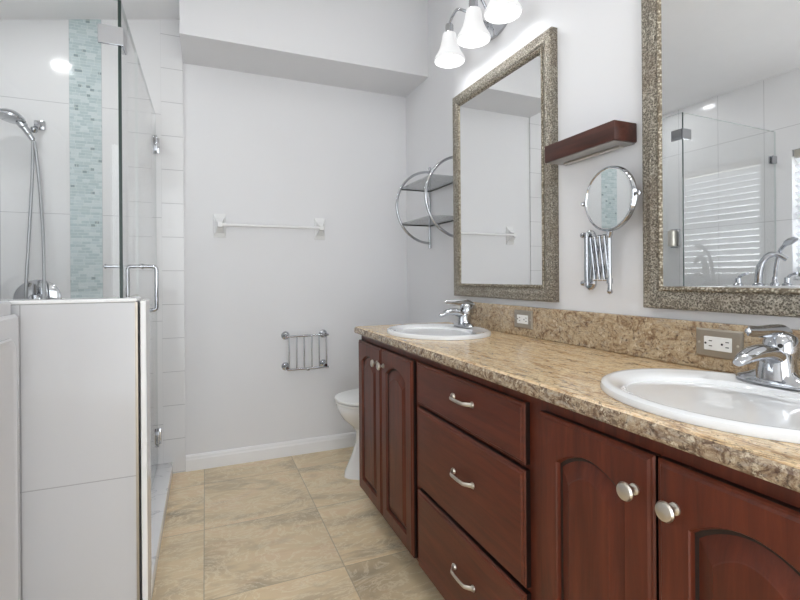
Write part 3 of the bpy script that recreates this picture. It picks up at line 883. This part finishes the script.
# ------------------------------------------------------------------ wall mirrors
def wall_mirror(y0, y1, z0, z1, label, yaw):
    t = thing('framed_mirror', (WX, (y0 + y1) / 2, z0), label, 'mirror', 'two tall framed vanity mirrors')
    def rl(d, i): return [(WX - 0.0005 - d, y0 + i, z0 + i), (WX - 0.0005 - d, y1 - i, z0 + i), (WX - 0.0005 - d, y1 - i, z1 - i), (WX - 0.0005 - d, y0 + i, z1 - i)]
    b = bmesh.new()
    L = [rl(0, 0), rl(0.026, 0), rl(0.031, 0.003), rl(0.033, 0.009), rl(0.032, 0.016), rl(0.034, 0.03), rl(0.031, 0.042), rl(0.026, 0.050)]
    skin(b, L + [rl(0.020, 0.052), rl(0.0, 0.052)], False, False)
    obj('frame', b, M['frame'], t)
    b = bmesh.new()
    skin(b, [rl(0.012, 0.0495), rl(0.028, 0.0495), rl(0.031, 0.053), rl(0.0305, 0.057), rl(0.028, 0.060), rl(0.0265, 0.0625), rl(0.012, 0.0625), rl(0.012, 0.0495)], False, False)
    obj('inner_bead', b, M['bead'], t)
    ty = math.tan(R(yaw)); ym = (y0 + y1) / 2
    skin_b = bmesh.new()
    skin(skin_b, [[(WX - 0.018 - d - ty * (y - ym), y, z) for (y, z) in ((y0 + 0.05, z0 + 0.05), (y1 - 0.05, z0 + 0.05), (y1 - 0.05, z1 - 0.05), (y0 + 0.05, z1 - 0.05))] for d in (0.0, 0.003)])
    obj('mirror_glass', skin_b, M['mirror'], t)
    return t
wall_mirror(1.368, 2.108, 1.061, 2.072, 'tall pewter framed mirror above the far sink', 0.62)
wall_mirror(0.228, 0.986, 1.063, 2.074, 'tall pewter framed mirror above the near sink', 0.92)

# ------------------------------------------------------------------ vanity lights
def bell(b, x, y, zr):
    prof = [(0.024, 0.136), (0.031, 0.132), (0.034, 0.118), (0.038, 0.094), (0.046, 0.064), (0.057, 0.040), (0.069, 0.020), (0.0735, 0.008), (0.072, 0.0),
            (0.0690, 0.001), (0.0695, 0.009), (0.065, 0.021), (0.053, 0.041), (0.042, 0.065), (0.034, 0.094), (0.030, 0.118), (0.02, 0.128)]
    lathe(b, prof, (x, y, zr), (0, 0, 1), 36, (True, False))
    return b
def vanity_light(yc, label):
    t = thing('vanity_light', (WX, yc, 2.27), label, 'wall light', 'three-shade vanity lights')
    b = bmesh.new()
    n = 40
    def E(d, ry, rz): return [(WX - 0.0005 - d, yc + ry * math.cos(2 * PI * i / n), 2.285 + rz * math.sin(2 * PI * i / n)) for i in range(n)]
    skin(b, [E(0, 0.115, 0.062), E(0.012, 0.115, 0.062), E(0.02, 0.10, 0.052), E(0.028, 0.04, 0.03), E(0.034, 0.02, 0.02)])
    obj('back_plate', b, M['chrome'], t, smooth=True)
    xs = WX - 0.12
    for k in (-1, 0, 1):
        y = yc + k * 0.217
        b = bmesh.new()
        top = 2.185 + 0.175
        if k:
            pts = smooth_path([(WX - 0.025, yc + k * 0.03, 2.285), (WX - 0.06, yc + k * 0.07, 2.335), (xs, yc + k * 0.12, 2.385), (xs, yc + k * 0.18, 2.388), (xs, yc + k * 0.212, top + 0.008), (xs, y, top - 0.01)], 6)
        else:
            pts = smooth_path([(WX - 0.028, yc, 2.29), (WX - 0.055, yc, 2.34), (WX - 0.09, yc, 2.388), (xs, y, 2.388), (xs, y, top - 0.01)], 6)
        tube(b, pts, 0.0065, 12)
        obj('arm', b, M['chrome'], t, smooth=True)
        b = bmesh.new()
        lathe(b, [(0.008, 0.180), (0.016, 0.178), (0.0195, 0.172), (0.0205, 0.135), (0.0245, 0.133), (0.02, 0.128)], (xs, y, 2.185), (0, 0, 1), 26)
        obj('holder', b, M['chrome'], t, smooth=True)
        sh = obj('shade', bell(bmesh.new(), xs, y, 2.185), M['shade'], t, smooth=True)
        b = bmesh.new()
        lathe(b, [(0.0, 0.028), (0.014, 0.031), (0.021, 0.045), (0.022, 0.06), (0.016, 0.080), (0.011, 0.095), (0.011, 0.125)], (xs, y, 2.185), (0, 0, 1), 18)
        obj('bulb', b, M['bulb'], sh, smooth=True)
    return t
vanity_light(1.755, 'chrome wall light with three lit white bell shades over the far mirror')
vanity_light(0.615, 'chrome wall light with three lit bell shades over the near mirror')

def can_light(x, y, label):
    z = cz(x)
    ang = math.atan(0.205)
    t = thing('ceiling_light', (x, y, z), label, 'ceiling light', 'recessed ceiling lights')
    nrm = Vector((math.sin(ang), 0, -math.cos(ang)))
    b = bmesh.new()
    lathe(b, [(0.045, -0.001), (0.045, 0.003), (0.078, 0.006), (0.085, 0.002), (0.085, -0.001)], (x, y, z), nrm, 32, (False, False))
    obj('trim_ring', b, M['trim'], t, smooth=True)
    b = bmesh.new()
    lathe(b, [(0.045, 0.0), (0.045, 0.002), (0.03, 0.0035)], (x, y, z), nrm, 32)
    obj('diffuser', b, M['diffuser'], t, smooth=True)
can_light(-0.86, 2.51, 'round recessed ceiling light over the shower')
can_light(-0.1, 1.1, 'added unseen fill light in the ceiling over the middle of the room')  # this and the next two cans are invented to brighten the room
can_light(0.35, 1.75, 'added unseen fill light in the ceiling in front of the soffit')
can_light(0.1, -0.4, 'added unseen fill light in the ceiling behind the viewer')

# ------------------------------------------------------------------ wall shelf and magnifying mirror
wsx = bmesh.new()
box(wsx, 1.112, WX - 0.0005, 1.026, 1.334, 1.557, 1.616, bev=0.004)
wsh = thing('wall_shelf', (WX, 1.18, 1.557), 'dark walnut box shelf on the wall between the two mirrors', 'shelf')
obj('shelf_board', wsx, M['walnut'], wsh, smooth=True)
obj('underside_plate', nbox(1.118, WX - 0.002, 1.034, 1.326, 1.5545, 1.5569), M['shelf_under'], wsh)
obj('metal_rail', nbox(1.168, 1.186, 1.06, 1.30, 1.549, 1.5544, bev=0.001), M['nickel'], wsh)

mm = thing('magnifying_mirror', (WX, 1.213, 1.21), 'round chrome magnifying mirror on a folding wall arm', 'shaving mirror')
b = bmesh.new()
n = 28
def E(d, r): return [(WX - 0.0005 - d, 1.213 + r * 0.95 * math.cos(2 * PI * i / n), 1.21 + (0.075 if math.sin(2 * PI * i / n) > 0 else -0.075) + r * math.sin(2 * PI * i / n)) for i in range(n)]
skin(b, [E(0, 0.026), E(0.006, 0.026), E(0.011, 0.02)])
obj('wall_plate', b, M['chrome'], mm, smooth=True)
b = bmesh.new()
PXa, PYa = 1.160, 1.092
wx, wy = WX - 0.03, 1.188
tube(b, [(wx, wy + 0.012, 1.125), (wx, wy + 0.012, 1.30)], 0.0055, 10)
for zz in (1.132, 1.292):
    tube(b, [(WX - 0.008, wy + 0.02, zz), (wx, wy + 0.012, zz)], 0.007, 10)
    lathe(b, [(0.0, -0.01), (0.008, -0.007), (0.0095, 0), (0.008, 0.007), (0.0, 0.01)], (wx - 0.008, wy + 0.02, zz), (0, 1, 0), 14)
obj('wall_hinge', b, M['chrome'], mm, smooth=True)
b = bmesh.new()
def lerp(a, c, s): return a + (c - a) * s
node = [(lerp(wx, PXa, s), lerp(wy, PYa, s)) for s in (0.05, 0.28, 0.52, 0.76, 0.97)]
for (p, q) in zip(node, node[1:]):
    for (za, zb) in ((1.145, 1.282), (1.282, 1.145)):
        off = 0.003 if za < zb else -0.003
        tube(b, [(p[0] + off, p[1] + off, za), (q[0] + off, q[1] + off, zb)], 0.0038, 8, flat=(1, 1))
for (p, q) in zip(node, node[1:]):
    for zz in (1.145, 1.282):
        lathe(b, [(0.0055, -0.006), (0.0055, 0.006)], (q[0], q[1], zz), (1, -1, 0), 10)
obj('scissor_arm', b, M['chrome'], mm, smooth=True)
b = bmesh.new()
tube(b, [(PXa, PYa, 1.115), (PXa, PYa, 1.345)], 0.0062, 12)
for zz in (1.14, 1.29):
    lathe(b, [(0.0095, -0.008), (0.0095, 0.008)], (PXa, PYa, zz), (0, 0, 1), 14)
lathe(b, [(0.0, 0), (0.007, 0.004), (0.009, 0.010), (0.006, 0.016), (0.006, 0.02)], (PXa, PYa, 1.098), (0, 0, 1), 14)
obj('post', b, M['chrome'], mm, smooth=True)
# disc: centre, facing into the room, slightly turned
dc_ = Vector((1.145, 1.078, 1.392))
nrm = Vector((-1.0, 0.05, 0.0)).normalized()
b = bmesh.new()
Rm = 0.096
lathe(b, [(Rm - 0.004, 0.004), (Rm - 0.002, 0.007), (Rm + 0.001, 0.007), (Rm + 0.003, 0.004), (Rm + 0.004, -0.006), (Rm, -0.012), (Rm - 0.006, -0.0115)], dc_, nrm, 56, (False, False))
b_side = nrm.cross(Vector((0, 0, 1))).normalized()
for s in (1, -1):
    lathe(b, [(0.0045, 0.0), (0.0045, 0.008), (0.0075, 0.010), (0.007, 0.016), (0.0, 0.019)], dc_ + b_side * s * (Rm + 0.003), b_side * s, 12)
rim = obj('rim', b, M['chrome'], mm, smooth=True)
b = bmesh.new()
lathe(b, [(Rm - 0.003, -0.006), (Rm - 0.003, 0.004), (Rm - 0.006, 0.0046)], dc_, nrm, 56)
obj('mirror_glass', b, M['mirror'], mm, smooth=False)
b = bmesh.new()
bt = dc_ - Vector((0, 0, Rm + 0.002))
tube(b, smooth_path([(PXa, PYa, 1.262), (PXa, PYa, 1.275), bt + Vector((0.006, 0, -0.004)), bt + Vector((0.004, 0, 0.002))], 4), 0.006, 10)
obj('yoke', b, M['chrome'], mm, smooth=True)

# ------------------------------------------------------------------ chrome shelf rack beyond the far mirror
cs = thing('wall_rack', (AX, 2.48, 1.60), 'chrome hoop wall rack with two grey glass shelves above the toilet', 'shelf')
RZ, RR, RY0, RY1 = 1.602, 0.228, 2.285, 2.70
for y in (RY1, RY0):
    b = bmesh.new()
    pts = [(AX - 0.012 - RR * math.sin(a), y, RZ + RR * math.cos(a)) for a in (PI * i / 36 for i in range(37))]
    tube(b, pts, 0.008, 12)
    obj('hoop', b, M['chrome'], cs, smooth=True)
    b = bmesh.new()
    tube(b, [(AX - 0.012, y, RZ - RR - 0.03), (AX - 0.012, y, RZ + RR + 0.028)], 0.0068, 12)
    for zz in (RZ + RR + 0.024, RZ - RR - 0.026):
        lathe(b, [(0.0, -0.009), (0.009, -0.006), (0.0095, 0.0), (0.009, 0.006), (0.0, 0.009)], (AX - 0.012, y, zz), (0, 0, 1), 14)
    obj('post', b, M['chrome'], cs, smooth=True)
for zz in (1.709, 1.488):
    obj('glass_shelf', nbox(1.135, AX - 0.004, RY0 - 0.008, RY1 + 0.008, zz, zz + 0.007), [M['shelf_glass']], cs)
    b = bmesh.new()
    tube(b, [(AX - 0.012, RY0, zz - 0.004), (AX - 0.012, RY1, zz - 0.004)], 0.004, 8)
    tube(b, [(1.137, RY1, zz - 0.003), (AX - 0.012, RY1, zz - 0.003)], 0.004, 8)
    obj('shelf_rail', b, M['dark'], cs, smooth=True)

# ------------------------------------------------------------------ towel bar
tw = thing('towel_bar', (0.395, BY, 1.48), 'white ceramic towel bar on the far wall', 'towel bar')
for x in (0.084, 0.708):
    b = bmesh.new()
    def sq(y, hx, z0, z1): return [(x - hx, y, z0), (x + hx, y, z0), (x + hx, y, z1), (x - hx, y, z1)]
    skin(b, [sq(BY - 0.0005, 0.036, 1.412, 1.556), sq(BY - 0.006, 0.036, 1.412, 1.556), sq(BY - 0.016, 0.026, 1.437, 1.531), sq(BY - 0.05, 0.014, 1.468, 1.500), sq(BY - 0.072, 0.013, 1.470, 1.498)])
    obj('post', b, M['ceramic'], tw)
obj('bar', tube(bmesh.new(), [(0.09, BY - 0.061, 1.484), (0.702, BY - 0.061, 1.484)], 0.0095, 14), M['ceramic'], tw, smooth=True)

# ------------------------------------------------------------------ chrome magazine rack
mr = thing('magazine_rack', (0.615, BY, 0.67), 'small chrome rail rack on the far wall left of the toilet', 'rack')
RX0, RX1, RZ0, RZ1, RYF = 0.484, 0.738, 0.572, 0.784, BY - 0.075
for x in (RX0 - 0.006, RX1 - 0.012):
    for z in (RZ0 + 0.012, RZ1):
        b = bmesh.new()
        lathe(b, [(0.026, 0.0005), (0.027, 0.006), (0.022, 0.013), (0.011, 0.017), (0.010, 0.055), (0.014, 0.060), (0.015, 0.072), (0.010, 0.080)], (x, BY, z), (0, -1, 0), 22)
        obj('mount', b, M['chrome'], mr, smooth=True)
b = bmesh.new()
tube(b, [(RX0 - 0.006, RYF, RZ1), (RX1 + 0.008, RYF, RZ1)], 0.0075, 12)
obj('top_rail', b, M['chrome'], mr, smooth=True)
b = bmesh.new()
tube(b, [(RX0 - 0.006, RYF, RZ0), (RX1 + 0.008, RYF, RZ0)], 0.0075, 12)
obj('bottom_rail', b, M['chrome'], mr, smooth=True)
for i in range(6):
    x = RX0 + 0.006 + (RX1 - RX0 - 0.012) * i / 5
    obj('rod', tube(bmesh.new(), [(x, RYF, RZ0), (x, RYF, RZ1)], 0.0048, 10), M['chrome'], mr, smooth=True)
b = bmesh.new()
lathe(b, [(0.0, -0.012), (0.010, -0.009), (0.011, 0), (0.010, 0.009), (0.0, 0.012)], ((RX0 + RX1) / 2, RYF, RZ0 - 0.004), (1, 0, 0), 14)
obj('latch', b, M['chrome'], mr, smooth=True)

# ------------------------------------------------------------------ toilet
tl_ = thing('toilet', (0.95, 2.66, 0.0), 'white toilet half hidden behind the far end of the vanity', 'toilet')
TY = 2.635
def egg(xf, xr, hw, z, n=40):
    """outline with a long front (towards -x)"""
    cx = xf + (xr - xf) * 0.55
    pts = []
    for i in range(n):
        a = 2 * PI * i / n
        c, s = math.cos(a), math.sin(a)
        x = cx + (xr - cx) * c if c > 0 else cx + (cx - xf) * c
        pts.append((x, TY + hw * (abs(s) ** 0.9) * (1 if s >= 0 else -1), z))
    return pts
b = bmesh.new()
skin(b, [egg(0.738, 1.28, 0.108, 0.0), egg(0.743, 1.28, 0.106, 0.03), egg(0.785, 1.28, 0.095, 0.12), egg(0.812, 1.28, 0.092, 0.2), egg(0.812, 1.28, 0.098, 0.255),
         egg(0.785, 1.26, 0.125, 0.29), egg(0.735, 1.24, 0.158, 0.335), egg(0.708, 1.2, 0.176, 0.38), egg(0.697, 1.2, 0.183, 0.415), egg(0.70, 1.2, 0.181, 0.424)])
obj('bowl', b, M['porcelain'], tl_, smooth=True)
b = bmesh.new()
skin(b, [egg(0.698, 1.13, 0.184, 0.426), egg(0.693, 1.13, 0.188, 0.430), egg(0.695, 1.13, 0.186, 0.438)])
obj('seat', b, M['plastic'], tl_, smooth=True)
b = bmesh.new()
skin(b, [egg(0.705, 1.13, 0.178, 0.439), egg(0.705, 1.13, 0.178, 0.445), egg(0.690, 1.13, 0.190, 0.446), egg(0.689, 1.13, 0.191, 0.451), egg(0.692, 1.13, 0.188, 0.459), egg(0.72, 1.12, 0.165, 0.467)])
obj('lid', b, M['plastic'], tl_, smooth=True)
obj('tank', nbox(1.14, AX - 0.018, TY - 0.2, TY + 0.2, 0.43, 0.76, bev=0.02, seg=3), M['porcelain'], tl_, smooth=True)
obj('tank_lid', nbox(1.13, AX - 0.018, TY - 0.21, TY + 0.21, 0.7605, 0.79, bev=0.008), M['porcelain'], tl_, smooth=True)
